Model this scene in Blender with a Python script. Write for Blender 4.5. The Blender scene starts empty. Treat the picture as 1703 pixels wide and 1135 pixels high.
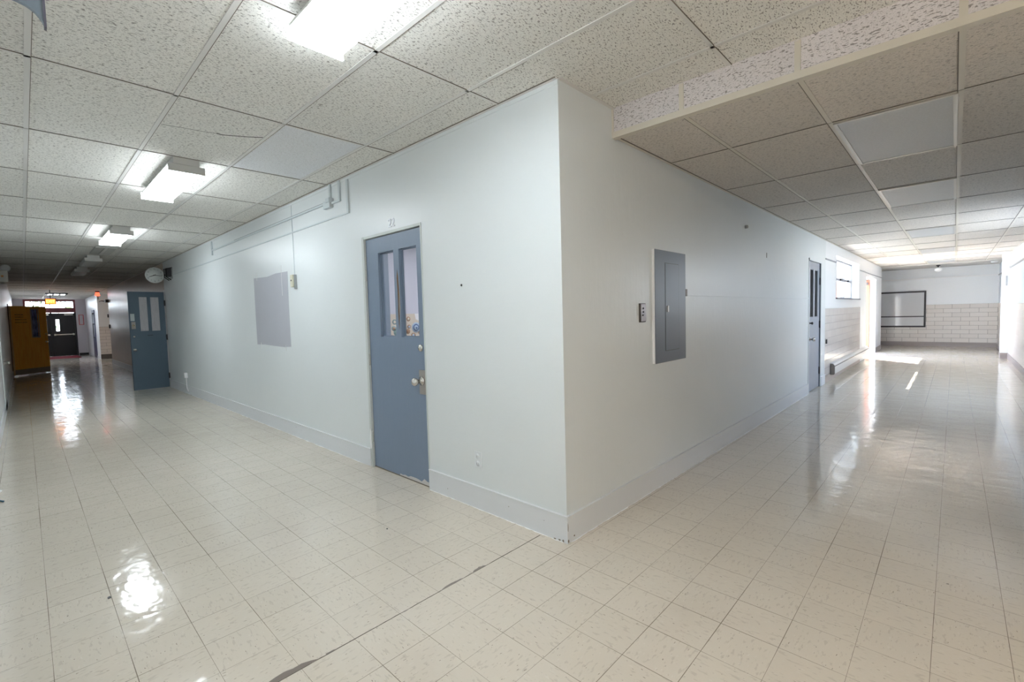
import bpy, bmesh, math, random
from mathutils import Vector, Matrix
random.seed(4)
S = bpy.context.scene
C = bpy.data.collections.new('scene'); S.collection.children.link(C)

# ------------------------------------------------------------------ camera
HC = 2.75      # ceiling of the long hall
HL = 2.57      # lower ceiling of the side hall
cam = bpy.data.cameras.new('camera'); co = bpy.data.objects.new('camera', cam); C.objects.link(co)
r = Vector((0.72477, 0.68846, -0.02706)); u = Vector((-0.01910, 0.05933, 0.99806)); w = Vector((-0.68872, 0.72285, -0.05616))
M = Matrix((( r.x, u.x, -w.x, 1.68116), (r.y, u.y, -w.y, -2.20479), (r.z, u.z, -w.z, 1.39570), (0,0,0,1)))
co.matrix_world = M
cam.sensor_width = 36; cam.lens = 772.998/1703*36; cam.clip_start = 0.02; cam.clip_end = 300
S.camera = co
# ------------------------------------------------------------------ colour management
S.view_settings.view_transform = 'Standard'; S.view_settings.look = 'None'
S.view_settings.exposure = 1.32; S.view_settings.gamma = 1; S.view_settings.use_curve_mapping = False
# ------------------------------------------------------------------ world and sun
W = bpy.data.worlds.new('world'); S.world = W; W.use_nodes = True
nt = W.node_tree; bg = nt.nodes['Background']
tc = nt.nodes.new('ShaderNodeTexCoord'); sx = nt.nodes.new('ShaderNodeSeparateXYZ'); cr = nt.nodes.new('ShaderNodeValToRGB')
nt.links.new(tc.outputs['Generated'], sx.inputs[0]); nt.links.new(sx.outputs['Z'], cr.inputs[0]); nt.links.new(cr.outputs[0], bg.inputs[0])
cr.color_ramp.elements[0].color = (0.84, 0.90, 1.0, 1); cr.color_ramp.elements[1].color = (0.42, 0.60, 1.0, 1)
bg.inputs[1].default_value = 6.5
sun = bpy.data.lights.new('sun', 'SUN'); sun.energy = 20; sun.angle = math.radians(0.6); sun.color = (1.0, 0.95, 0.86)
so = bpy.data.objects.new('sun', sun); C.objects.link(so)
so.rotation_euler = Vector((1, -0.86, -1.42)).to_track_quat('-Z', 'Y').to_euler()
LAMP = 10.6           # emission of the lit ceiling lamps

# ------------------------------------------------------------------ helpers
def tag(o, label=None, cat=None, group=None, kind=None):
    if label: o['label'] = label
    if cat: o['category'] = cat
    if group: o['group'] = group
    if kind: o['kind'] = kind
    return o
def empty(name, loc=(0,0,0), rz=0):
    o = bpy.data.objects.new(name, None); C.objects.link(o); o.location = loc; o.rotation_euler = (0,0,rz)
    o.empty_display_size = 0.1
    return o
class MB:
    def __init__(s): s.bm = bmesh.new()
    def box(s, x0,x1,y0,y1,z0,z1, bev=0):
        if x0>x1: x0,x1=x1,x0
        if y0>y1: y0,y1=y1,y0
        if z0>z1: z0,z1=z1,z0
        v=[s.bm.verts.new(p) for p in ((x0,y0,z0),(x1,y0,z0),(x1,y1,z0),(x0,y1,z0),(x0,y0,z1),(x1,y0,z1),(x1,y1,z1),(x0,y1,z1))]
        fs=[s.bm.faces.new([v[i] for i in f]) for f in ((3,2,1,0),(4,5,6,7),(0,1,5,4),(1,2,6,5),(2,3,7,6),(3,0,4,7))]
        if bev:
            es=list({e for f in fs for e in f.edges})
            bmesh.ops.bevel(s.bm, geom=es, offset=bev, segments=2, affect='EDGES', profile=0.5)
        return s
    def lathe(s, c, axis, prof, n=24):
        # prof: list of (distance along axis, radius)
        a=Vector(axis).normalized(); t=a.orthogonal().normalized(); b=a.cross(t); c=Vector(c)
        rings=[]
        for h,rad in prof:
            if rad<1e-6: rings.append([s.bm.verts.new(c+a*h)])
            else: rings.append([s.bm.verts.new(c+a*h+(t*math.cos(2*math.pi*i/n)+b*math.sin(2*math.pi*i/n))*rad) for i in range(n)])
        for A,B in zip(rings,rings[1:]):
            for i in range(n):
                j=(i+1)%n
                if len(A)==1 and len(B)==1: continue
                if len(A)==1: f=(A[0],B[i],B[j])
                elif len(B)==1: f=(A[i],B[0],A[j])
                else: f=(A[i],B[i],B[j],A[j])
                fc=s.bm.faces.new(f); fc.smooth=True
        for R_,flip in ((rings[0],0),(rings[-1],1)):
            if len(R_)>1: s.bm.faces.new(R_ if flip else R_[::-1])
        return s
    def cyl(s, a, b, rad, n=16):
        a=Vector(a); b=Vector(b); return s.lathe(a, b-a, [(0,rad),((b-a).length,rad)], n)
    def tube(s, pts, rad, n=8):
        pts=[Vector(p) for p in pts]; rings=[]
        for i,p in enumerate(pts):
            d=(pts[min(i+1,len(pts)-1)]-pts[max(i-1,0)]).normalized()
            up=Vector((0,0,1)) if abs(d.z)<0.9 else Vector((1,0,0))
            t=d.cross(up).normalized(); b=d.cross(t)
            rings.append([s.bm.verts.new(p+(t*math.cos(2*math.pi*k/n)+b*math.sin(2*math.pi*k/n))*rad) for k in range(n)])
        for A,B in zip(rings,rings[1:]):
            for i in range(n):
                j=(i+1)%n; f=s.bm.faces.new((A[i],B[i],B[j],A[j])); f.smooth=True
        s.bm.faces.new(rings[0][::-1]); s.bm.faces.new(rings[-1]); return s
    def prism(s, pts, vec):
        # planar polygon pts extruded along vec
        v=Vector(vec); A=[s.bm.verts.new(p) for p in pts]; B=[s.bm.verts.new(Vector(p)+v) for p in pts]
        s.bm.faces.new(A[::-1]); s.bm.faces.new(B)
        for i in range(len(pts)):
            j=(i+1)%len(pts); s.bm.faces.new((A[i],A[j],B[j],B[i]))
        return s
    def build(s, name, mat, parent=None, world=False):
        bmesh.ops.recalc_face_normals(s.bm, faces=s.bm.faces)
        me=bpy.data.meshes.new(name); s.bm.to_mesh(me); s.bm.free(); me.materials.append(mat)
        o=bpy.data.objects.new(name, me); C.objects.link(o)
        if parent:
            o.parent=parent
        return o
def struct(name, mb, mat, label, cat):
    return tag(mb.build(name, mat), label, cat, kind='structure')
def text_obj(name, txt, size, mat, parent, loc, rot, ext=0.002, sx_=1.0):
    cu=bpy.data.curves.new(name,'FONT'); cu.body=txt; cu.size=size; cu.extrude=ext; cu.align_x='CENTER'; cu.align_y='CENTER'
    t=bpy.data.objects.new(name+'_curve', cu); C.objects.link(t)
    me=bpy.data.meshes.new_from_object(t.evaluated_get(bpy.context.evaluated_depsgraph_get()))
    bpy.data.objects.remove(t); bpy.data.curves.remove(cu)
    me.materials.clear(); me.materials.append(mat)
    o=bpy.data.objects.new(name, me); C.objects.link(o); o.parent=parent; o.location=loc; o.rotation_euler=rot; o.scale=(sx_,1,1)
    return o

# ------------------------------------------------------------------ materials
def mat(name, col, rough=0.5, metal=0, emit=None, es=0, spec=None):
    m=bpy.data.materials.new(name); m.use_nodes=True; b=m.node_tree.nodes['Principled BSDF']
    b.inputs['Base Color'].default_value=(*col,1); b.inputs['Roughness'].default_value=rough; b.inputs['Metallic'].default_value=metal
    if spec is not None: b.inputs['Specular IOR Level'].default_value=spec
    if emit: b.inputs['Emission Color'].default_value=(*emit,1); b.inputs['Emission Strength'].default_value=es
    return m
class N:
    """small node graph helper"""
    def __init__(s, m): s.m=m; s.t=m.node_tree; s.b=s.t.nodes['Principled BSDF']
    def n(s, typ, **kw):
        x=s.t.nodes.new(typ)
        for k,v in kw.items():
            if k.startswith('i_'): x.inputs[k[2:].replace('_',' ')].default_value=v
            elif k[0]=='I': x.inputs[int(k[1:])].default_value=v
            else: setattr(x,k,v)
        return x
    def l(s,a,b): s.t.links.new(a,b)
    def math(s, op, a, b=None, c=None):
        x=s.t.nodes.new('ShaderNodeMath'); x.operation=op
        for i,v in enumerate((a,b,c)):
            if v is None: continue
            if isinstance(v,(int,float)): x.inputs[i].default_value=v
            else: s.l(v, x.inputs[i])
        return x.outputs[0]
    def pos(s):
        g=s.n('ShaderNodeNewGeometry'); return g.outputs['Position']
    def sep(s,v):
        x=s.n('ShaderNodeSeparateXYZ'); s.l(v,x.inputs[0]); return x.outputs
    def comb(s,x,y,z):
        c=s.n('ShaderNodeCombineXYZ')
        for i,v in enumerate((x,y,z)):
            if isinstance(v,(int,float)): c.inputs[i].default_value=v
            else: s.l(v,c.inputs[i])
        return c.outputs[0]
    def noise(s, vec, scale, detail=2, rough=.5, out='Fac'):
        x=s.n('ShaderNodeTexNoise'); x.inputs['Scale'].default_value=scale; x.inputs['Detail'].default_value=detail; x.inputs['Roughness'].default_value=rough
        s.l(vec,x.inputs['Vector']); return x.outputs[out]
    def mul(s, v, xyz):
        x=s.n('ShaderNodeVectorMath', operation='MULTIPLY'); s.l(v,x.inputs[0]); x.inputs[1].default_value=xyz; return x.outputs[0]
    def step(s, v, lo, hi):
        x=s.n('ShaderNodeMapRange', interpolation_type='SMOOTHSTEP'); s.l(v,x.inputs[0]); x.inputs[1].default_value=lo; x.inputs[2].default_value=hi
        return x.outputs[0]
    def mix(s, f, a, b):
        x=s.n('ShaderNodeMix', data_type='RGBA')
        for idx,v in ((0,f),(6,a),(7,b)):
            if isinstance(v,(int,float)): x.inputs[idx].default_value=v
            elif isinstance(v,tuple): x.inputs[idx].default_value=(*v,1)
            else: s.l(v,x.inputs[idx])
        return x.outputs[2]
    def bump(s, h, strength, dist):
        x=s.n('ShaderNodeBump'); x.inputs['Strength'].default_value=strength; x.inputs['Distance'].default_value=dist
        s.l(h,x.inputs['Height']); s.l(x.outputs[0], s.b.inputs['Normal'])

def paint(name, col, rough=.34, wear=(0.5,.5,.48), spec=.5):
    m=mat(name,col,rough,spec=spec); k=N(m); p=k.pos()
    q=k.mul(p,(1,1,.12)); st=k.noise(q,26,3,.6)
    big=k.noise(p,1.1,3,.6)
    c=k.mix(k.math('MULTIPLY',k.step(big,.35,.75),.10), col, tuple(x*.90 for x in col))
    sp=k.noise(p,38,1,.5); near=k.noise(p,2.3,2,.5)
    spot=k.math('MULTIPLY',k.step(sp,.80,.83),k.step(near,.52,.6))
    c=k.mix(spot,c,wear); k.l(c,k.b.inputs['Base Color'])
    h=k.math('ADD',k.math('MULTIPLY',st,.7),k.noise(p,9,3,.6))
    k.bump(h,.16,.012)
    r_=k.math('ADD',rough-.05,k.math('MULTIPLY',k.noise(p,3,2),.12)); k.l(r_,k.b.inputs['Roughness'])
    return m
P_WALL=paint('mint_wall_paint',(.73,.77,.775))
P_WALL2=paint('glossy_wall_paint',(.83,.85,.865),.34)
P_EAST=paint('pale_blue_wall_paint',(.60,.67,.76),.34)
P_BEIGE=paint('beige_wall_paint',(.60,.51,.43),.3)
P_BASE=paint('baseboard_paint',(.73,.755,.775),.35,(.3,.28,.25))
P_ALC=paint('plain_grey_paint',(.55,.56,.57),.5)
def tilemat(name, ax):
    m=mat(name,(.7,.66,.62),.22); k=N(m); s=k.sep(k.pos())
    v=k.comb(s[ax],s[2],0)
    b=k.n('ShaderNodeTexBrick'); k.l(v,b.inputs['Vector'])
    b.offset=.5; b.inputs['Scale'].default_value=1; b.inputs['Brick Width'].default_value=.406; b.inputs['Row Height'].default_value=.1355
    b.inputs['Mortar Size'].default_value=.0042; b.inputs['Mortar Smooth'].default_value=.2
    b.inputs['Color1'].default_value=(.74,.70,.665,1); b.inputs['Color2'].default_value=(.70,.655,.62,1); b.inputs['Mortar'].default_value=(.25,.23,.215,1)
    c=k.mix(k.math('MULTIPLY',k.step(k.noise(k.pos(),60,3),.45,.7),.12),b.outputs['Color'],(.5,.46,.42)); k.l(c,k.b.inputs['Base Color'])
    h=k.math('SUBTRACT',1.0,b.outputs['Fac']); k.bump(h,.5,.003)
    k.l(k.math('ADD',.2,k.math('MULTIPLY',b.outputs['Fac'],.5)),k.b.inputs['Roughness'])
    return m
T_Y=tilemat('glazed_wall_tile_y',1); T_X=tilemat('glazed_wall_tile_x',0)
TILE_BASE=mat('tile_base',(.36,.32,.31),.35)

# floor: 9 inch vinyl composition tile
FL=mat('waxed_vinyl_tile',(.6,.55,.48),.12); k=N(FL); p=k.pos(); s=k.sep(p); T=.2286
gx=k.math('DIVIDE',k.math('SUBTRACT',s[0],.04),T); gy=k.math('DIVIDE',k.math('SUBTRACT',s[1],-.1442),T)
def edge(g):
    f=k.math('FRACT',g); return k.math('MULTIPLY',k.math('MINIMUM',f,k.math('SUBTRACT',1.0,f)),T)
ex,ey=edge(gx),edge(gy)
ix,iy=k.math('FLOOR',gx),k.math('FLOOR',gy)
wn=k.n('ShaderNodeTexWhiteNoise'); k.l(k.comb(ix,iy,0),wn.inputs['Vector'])
par=k.math('MODULO',k.math('ABSOLUTE',k.math('ADD',ix,iy)),2.0)
va=k.mul(p,(22,70,1)); vb=k.mul(p,(70,22,1))
vm=k.n('ShaderNodeMix',data_type='VECTOR'); k.l(par,vm.inputs[0]); k.l(va,vm.inputs[4]); k.l(vb,vm.inputs[5]); vec=vm.outputs[1]
c=k.mix(k.math('MULTIPLY',wn.outputs['Value'],.30),(.665,.61,.52),(.59,.54,.455))
n1=k.noise(vec,1.0,2,.5); c=k.mix(k.math('MULTIPLY',k.step(n1,.58,.66),.32),c,(.40,.35,.29))
n2=k.noise(vec,1.9,1,.5); c=k.mix(k.math('MULTIPLY',k.step(n2,.71,.75),.75),c,(.22,.18,.14))
n3=k.noise(vec,1.3,2,.5); c=k.mix(k.math('MULTIPLY',k.step(n3,.64,.72),.35),c,(.76,.72,.66))
n4=k.noise(p,1.7,4,.6); c=k.mix(k.math('MULTIPLY',k.step(n4,.5,.8),.20),c,(.50,.43,.35))
spk=k.noise(p,30,1,.5); c=k.mix(k.math('MULTIPLY',k.step(spk,.815,.835),.8),c,(.10,.09,.08))
jn=k.noise(p,1.6,2,.5)
lw=k.math('ADD',.0006,k.math('MULTIPLY',k.step(jn,.35,.7),.0011))
ln=k.math('MAXIMUM',k.math('LESS_THAN',ex,lw),k.math('LESS_THAN',ey,lw))
c=k.mix(k.math('MULTIPLY',ln,.85),c,(.17,.135,.10)); k.l(c,k.b.inputs['Base Color'])
# wax coat: slow ripples along the tiles and slightly cupped tile edges
rip=k.noise(k.mul(p,(3.2,5.0,1)),1.0,3,.55)
cup=k.math('ADD',k.step(ex,0,.03),k.step(ey,0,.03))
tilt=k.math('MULTIPLY',k.math('SUBTRACT',wn.outputs['Value'],.5),k.math('ADD',s[0],s[1]))
h=k.math('ADD',k.math('MULTIPLY',rip,1.0),k.math('MULTIPLY',cup,.03))
h=k.math('ADD',h,k.math('MULTIPLY',k.noise(p,14,2,.5),.035))
k.bump(h,.22,.02)
k.l(k.math('ADD',.055,k.math('MULTIPLY',k.step(k.noise(p,5,4,.65),.3,.8),.13)),k.b.inputs['Roughness'])
k.b.inputs['Specular IOR Level'].default_value=.6

def ceilmat(name, col, x0, y0, tx, ty, wall=False, big=1.0, dark=.5, ax_=(58,150,150)):
    m=mat(name,col,.85,spec=.2); k=N(m); p=k.pos(); s=k.sep(p)
    a=s[0]; b=s[2] if wall else s[1]
    ix=k.math('FLOOR',k.math('DIVIDE',k.math('SUBTRACT',a,x0),tx)); iy=k.math('FLOOR',k.math('DIVIDE',k.math('SUBTRACT',b,y0),ty))
    wn=k.n('ShaderNodeTexWhiteNoise'); k.l(k.comb(ix,iy,3),wn.inputs['Vector'])
    c=k.mix(k.math('MULTIPLY',wn.outputs['Value'],.75),col,tuple(x*.88 for x in col))
    # fissures: short worm like pits
    wob=k.n('ShaderNodeVectorMath',operation='ADD'); sc=k.n('ShaderNodeVectorMath',operation='SCALE'); sc.inputs['Scale'].default_value=.018
    k.l(k.noise(p,14,2,.5,'Color'),sc.inputs[0]); k.l(p,wob.inputs[0]); k.l(sc.outputs[0],wob.inputs[1])
    v=k.mul(wob.outputs[0],tuple(q*big for q in ax_))
    f1=k.noise(v,1.0,1,.4)
    c=k.mix(k.math('MULTIPLY',k.step(f1,.61,.65),dark),c,(.16,.14,.12))
    v2=k.mul(wob.outputs[0],(190,190,190)); f2=k.noise(v2,1,2,.5)
    c=k.mix(k.math('MULTIPLY',k.step(f2,.52,.66),.38),c,(.34,.32,.29))
    k.l(c,k.b.inputs['Base Color'])
    k.bump(k.math('SUBTRACT',1.0,k.math('ADD',k.step(f1,.60,.66),k.math('MULTIPLY',f2,.4))),.5,.003)
    return m
CT_H=ceilmat('fissured_ceiling_tile',(.87,.86,.81),-.47,-.28,1.22,.61,dark=.68,ax_=(165,55,100))
CT_L=ceilmat('fine_ceiling_tile',(.80,.745,.68),.475,1.44,.6,1.22,dark=.5,ax_=(52,140,100))
CT_S=ceilmat('soffit_tile',(.80,.755,.75),.475,0,.6,3,wall=True,dark=.7,ax_=(58,100,210))
CREAM=mat('cream_metal_bar',(.69,.645,.55),.4); WBAR=mat('white_metal_bar',(.72,.71,.68),.4); GAP=mat('gap_shade_and_marks',(.20,.175,.14),.8)
BLUE=paint('blue_door_paint',(.195,.255,.345),.42,(.5,.5,.48)); BLUE2=paint('slate_door_paint',(.105,.155,.205),.42,(.4,.4,.4)); GREYB=paint('grey_blue_door_paint',(.30,.335,.39),.38,(.5,.5,.5))
JAMB=paint('jamb_paint',(.58,.62,.60),.4); PANEL=mat('panel_grey',(.14,.158,.19),.38); WHITEP=mat('white_trim_paint',(.86,.86,.86),.4)
CHROME=mat('brushed_chrome',(.62,.60,.57),.22,1); BRASS=mat('dull_brass',(.45,.38,.26),.35,1); STEEL=mat('dull_steel',(.42,.39,.36),.38,1)
BLACK=mat('black_paint',(.012,.012,.013),.35); DARK=mat('dark_metal',(.045,.045,.05),.45); WOODS=mat('splintered_wood',(.16,.09,.045),.7)
ORANGE=None
m=mat('orange_varnished_wood',(.60,.27,.03),.32); k=N(m); p=k.pos(); g=k.noise(k.mul(p,(9,9,.8)),3,4,.6)
k.l(k.mix(k.step(g,.3,.75),(1.0,.56,.09),(.95,.44,.05)),k.b.inputs['Base Color']); ORANGE=m
EDGE_LIGHT=mat('painted_edge_light',(.75,.52,.25),.4)
ACRYL=mat('acrylic_diffuser',(.5,.5,.5),.4)
k=N(ACRYL); vv=k.n('ShaderNodeTexVoronoi'); vv.inputs['Scale'].default_value=90; k.l(k.pos(),vv.inputs['Vector'])
k.l(k.mix(k.math('MULTIPLY',k.step(vv.outputs['Distance'],.2,.6),.35),(.54,.55,.55),(.42,.43,.43)),k.b.inputs['Base Color']); k.bump(vv.outputs['Distance'],.3,.003)
LENS=mat('lit_diffuser',(.9,.9,.95),.4,emit=(.87,.945,1.0),es=LAMP)
FILL_WARM=mat('warm_fill_diffuser',(.9,.9,.9),.4,emit=(1.0,.85,.72),es=LAMP*1.7)
FILL_PASSAGE=mat('passage_fill_diffuser',(.9,.9,.9),.4,emit=(1.0,.80,.62),es=LAMP*.4)
FILL_ROOM=mat('classroom_fill_diffuser',(.9,.9,.95),.4,emit=(.93,.92,1.0),es=LAMP*1.6)
OFFL=mat('unlit_diffuser',(.50,.52,.50),.4)
CAP=mat('lamp_end_cap',(.60,.595,.57),.45)
RED=mat('red_mat',(.25,.012,.03),.9); REDP=mat('red_frame_paint',(.22,.03,.06),.5)
LABELG=mat('pale_sticker',(.55,.62,.62),.5)
def glass(name, tint=(1,1,1), gl=.08):
    m=bpy.data.materials.new(name); m.use_nodes=True; t=m.node_tree; t.nodes.clear()
    o=t.nodes.new('ShaderNodeOutputMaterial'); mx=t.nodes.new('ShaderNodeMixShader'); tr=t.nodes.new('ShaderNodeBsdfTransparent'); g=t.nodes.new('ShaderNodeBsdfGlossy'); fr=t.nodes.new('ShaderNodeValue')
    tr.inputs[0].default_value=(*tint,1); g.inputs['Roughness'].default_value=.03; fr.outputs[0].default_value=gl
    t.links.new(fr.outputs[0],mx.inputs[0]); t.links.new(tr.outputs[0],mx.inputs[1]); t.links.new(g.outputs[0],mx.inputs[2]); t.links.new(mx.outputs[0],o.inputs[0])
    return m
GLASS=glass('clear_glass',(.95,.97,.96)); FROST=mat('frosted_old_glass',(.50,.50,.53),.35)
k=N(FROST); g=k.noise(k.mul(k.pos(),(6,30,3)),2,4,.6); k.l(k.mix(g,(.36,.36,.38),(.66,.65,.68)),k.b.inputs['Base Color'])

# ------------------------------------------------------------------ floor, ceilings
XE=9.0   # the hall runs on to the east behind the camera
b=MB(); b.box(-29.75,XE,-2.48,0,-.10,0); b.box(-.16,0,6.42,7.34,-.10,0); b.box(0,2.65,0,18.3,-.10,0); b.box(2.65,XE,0,.6,-.10,0); b.box(-1.8,0,16.5,18.3,-.10,0); b.box(-24.4,-20.8,0,3.2,-.10,0)
b.box(-.45,0,13.03,15.08,-.10,0); b.box(-2.27,-1.38,0,.16,-.10,0)
b.bm.verts.ensure_lookup_table()
floor=struct('floor',b,FL,'speckled cream vinyl tile floor with waxed shine','floor')
# long crack between the tile fields, with broken out slivers
b=MB(); x=-.19; y=-.03; pts=[]
while y>-2.3:
    pts.append((x+random.uniform(-.0012,.0012),y)); y-=.03
L=[(px-.0016-random.uniform(0,.001),py,.0006) for px,py in pts]; Rr=[(px+.0016+random.uniform(0,.001),py,.0006) for px,py in pts]
for i in range(len(pts)-1):
    vs=[b.bm.verts.new(q) for q in (L[i],Rr[i],Rr[i+1],L[i+1])]; b.bm.faces.new(vs)
b.build('crack',mat('crack_black',(.06,.045,.035),.9),floor)
b=MB()
def sliver(x,y0,y1,wd,side):
    n=9; A=[];B=[]
    for i in range(n):
        t=i/(n-1); yy=y0+(y1-y0)*t; A.append((x,yy)); B.append((x+side*wd*(math.sin(math.pi*t)**.6)*random.uniform(.7,1.1),yy))
    vs=[b.bm.verts.new((q[0],q[1],.0009)) for q in A+B[::-1][1:-1]]
    b.bm.faces.new(vs)
sliver(-.19,-.50,-.60,.020,-1); sliver(-.188,-.66,-.82,.017,-1); sliver(-.19,-1.00,-1.06,.006,1); sliver(-.19,-1.44,-1.70,.034,-1); sliver(-.19,-1.37,-1.42,.010,-1); sliver(-.19,-1.78,-1.95,.02,-1)
b.build('broken_tile_edge',mat('exposed_adhesive',(.23,.20,.175),.9),floor)

b=MB(); b.box(-29.5,XE,-2.48,0,HC,HC+.1); b.box(0,XE,0,.6,HC,HC+.1); b.box(-24.4,-20.8,0,3.2,HC,HC+.1)
ceil=struct('ceiling',b,CT_H,'white fissured tile drop ceiling of the long hall','ceiling')
bars=MB(); gaps=MB()  # gaps: thin dark strips painting in the shadow beside the bars
def bary(y,x0,x1,z,w_=.024,mb=None): (mb or bars).box(x0,x1,y-w_/2,y+w_/2,z-.004,z)
def barx(x,y0,y1,z,w_=.024,mb=None): (mb or bars).box(x-w_/2,x+w_/2,y0,y1,z-.004,z)
for i in range(-3,2):
    y=-.28+.61*i
    if -2.48<y<0: bary(y,-29.5,XE,HC)
    elif y<.6 and y>0: bary(y,0,XE,HC)
xs=[-.47+1.22*i for i in range(-24,8)]
for x in xs:
    barx(x,-2.48,0 if x<0 else .6,HC,.020); barx(x+.0115,-2.48,0 if x<0 else .6,HC-.0005,.003,gaps)
for i in range(-3,2):
    y=-.28+.61*i
    if y<-.0 and y>-2.48: bary(y+.0135,-29.5,0,HC-.0005,.0025,gaps)
bars.box(-29.5,0,-.022,0,HC-.006,HC); bars.box(0,.022,0,.6,HC-.006,HC); gaps.box(-29.5,0,-.027,-.022,HC-.0045,HC); bars.box(-29.5,XE,-2.48,-2.458,HC-.006,HC)
bars.build('grid_bars',WBAR,ceil); gaps.build('grid_gap_shade',GAP,ceil)
MB().box(-2.885,-1.685,-.867,-.295,HC-.0008,HC).build('replaced_tile',ceilmat('newer_ceiling_tile',(.84,.86,.88),-2.9,-.89,1.3,.7,dark=.15,ax_=(140,52,100)),ceil)
# cracked tile
b=MB(); cp=[(-2.235,-1.48),(-2.21,-1.36),(-2.19,-1.23),(-2.165,-1.17),(-2.17,-1.13),(-2.13,-1.06),(-2.10,-1.0),(-2.03,-.905)]
for i in range(len(cp)-1):
    a_=cp[i]; c_=cp[i+1]; wd=.004 if i<3 else .009
    b.bm.faces.new([b.bm.verts.new(q) for q in ((a_[0]-wd,a_[1],HC-.001),(c_[0]-wd,c_[1],HC-.001),(c_[0]+wd*.6,c_[1],HC-.001),(a_[0]+wd*.6,a_[1],HC-.001))])
b.build('tile_crack',mat('crack_dark',(.05,.045,.04),.9),ceil)
# lower ceiling
b=MB(); b.box(0,2.65,.6,16.4,HL,HL+.3); 
ceil2=struct('ceiling',b,CT_L,'lower tan tile ceiling of the side hall','ceiling')
b=MB(); b.box(-1.8,2.65,16.4,18.3,HL-.02,HL+.3)
struct('ceiling',b,mat('plain_plaster',(.62,.60,.57),.8),'plain plaster ceiling strip before the far wall','ceiling')
bars=MB(); gaps=MB()
for x in (.475,1.08,1.685,2.29): barx(x,.6,16.4,HL); barx(x-.014,.6,16.4,HL-.0005,.004,gaps)
y=1.44
while y<16.4:
    bary(y,0,2.65,HL,.018); bary(y-.0115,0,2.65,HL-.0005,.004,gaps); y+=1.22
bars.box(0,.02,.6,16.4,HL-.006,HL); bars.box(2.63,2.65,.6,16.4,HL-.006,HL); gaps.box(.02,.025,.6,16.4,HL-.0045,HL)
bars.build('grid_bars',CREAM,ceil2); gaps.build('grid_gap_shade',GAP,ceil2)
# soffit between the two ceilings
b=MB(); b.box(0,2.65,.585,.6,HL+.004,HC+.1)
sof=struct('trim_1',b,CT_S,'vertical band of fissured tile where the ceiling steps down','ceiling step')
b=MB(); b.box(0,2.65,.578,.585,HL-.012,HL+.022); b.box(0,2.65,.578,.625,HL-.016,HL-.012)
for x in (.475,1.08,1.685,2.29): b.box(x-.014,x+.014,.579,.585,HL+.022,HC-.006)
b.box(0,.014,.579,.585,HL+.022,HC-.006); b.build('cream_trim',CREAM,sof)

# ------------------------------------------------------------------ walls
# wall facing the long hall (y=0)
b=MB(); t=.16
b.box(-2.27,-1.38,0,t,2.13,2.9); b.box(-1.38,0,0,t,-.05,2.9); b.box(-11.0,-2.27,0,t,-.05,2.9)
b.box(-t,0,t,6.42,-.05,2.9); b.box(-t,0,6.42,7.34,2.15,2.9)          # wall facing the side hall (x=0)
b.box(-t,0,7.34,7.72,-.05,2.9); b.box(-.43,-t,7.5,7.72,-.05,2.9)
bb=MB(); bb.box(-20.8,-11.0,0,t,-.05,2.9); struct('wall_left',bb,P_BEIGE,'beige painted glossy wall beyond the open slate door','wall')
wl=struct('wall_left',b,P_WALL,'pale mint painted wall block with the sharp outside corner','wall')
b=MB(); X0,X1=-.43,0
b.box(X0,X1,7.72,8.75,1.355,2.9); b.box(X0,X1,11.73,13.03,1.355,2.9); b.box(X0,X1,8.75,11.73,2.38,2.9); b.box(X0,X1,8.75,11.73,1.355,1.55)
b.box(X0,X1,13.03,15.08,2.15,2.9); b.box(X0,X1,15.08,16.5,-.05,2.9); b.box(X0,X1,12.0,13.03,-.05,1.355)
struct('wall_right',b,P_WALL2,'white painted wall of the side hall around window and exterior doorway','wall')
b=MB(); b.box(X0,X1,7.72,12.0,-.05,1.355)
wt=struct('wall_right',b,T_Y,'beige glazed tile lower wall under the small window','wall')
b=MB(); b.box(0,.006,7.72,12.0,0,.13); b.build('tile_base',mat('tan_base',(.52,.44,.38),.35),wt)
b=MB(); b.box(0,.012,15.10,16.5,0,.13); struct('baseboard_right',b,TILE_BASE,'brown base at the foot of the white pier past the doorway','baseboard')
# alcove
b=MB(); b.box(-1.95,-1.8,16.3,18.45,-.05,2.9); b.box(-1.8,-.43,16.3,16.5,-.05,2.9); struct('wall_alcove',b,P_ALC,'alcove walls past the white pier','wall')
b=MB(); b.box(-1.95,2.8,18.3,18.45,1.355,2.9); struct('wall_back',b,P_WALL2,'pale blue painted upper part of the far wall','wall')
b=MB(); b.box(-1.95,2.8,18.294,18.45,-.05,1.355); wb=struct('wall_back',b,T_X,'beige glazed tile lower part of the far wall','wall')
b=MB(); b.box(-1.8,2.65,18.284,18.294,0,.13); b.build('tile_base',TILE_BASE,wb)
b=MB(); b.box(-1.8,2.65,18.27,18.3,2.2,2.235); struct('trim_2',b,WHITEP,'thin white rail high on the far wall','trim')
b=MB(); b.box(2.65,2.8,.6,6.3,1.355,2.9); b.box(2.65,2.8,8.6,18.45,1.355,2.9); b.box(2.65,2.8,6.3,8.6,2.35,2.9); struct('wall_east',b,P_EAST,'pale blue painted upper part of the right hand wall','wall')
b=MB(); b.box(2.644,2.8,.6,18.3,-.05,1.355); wb=struct('wall_east',b,T_Y,'beige glazed tile lower part of the right hand wall','wall')
b=MB(); b.box(2.634,2.644,.6,18.28,0,.13); b.build('tile_base',TILE_BASE,wb)
b=MB(); b.box(2.625,2.65,.6,14.3,2.2,2.225); b.box(2.625,2.65,14.75,18.3,2.2,2.225); struct('trim_3',b,mat('grey_rail',(.35,.36,.38),.5),'thin grey rail along the right hand wall','trim')
b=MB(); b.box(2.52,2.65,14.3,14.75,0,HL); pl=struct('wall_pilaster',b,P_WALL2,'white pilaster standing out of the right hand wall','pilaster')
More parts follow.
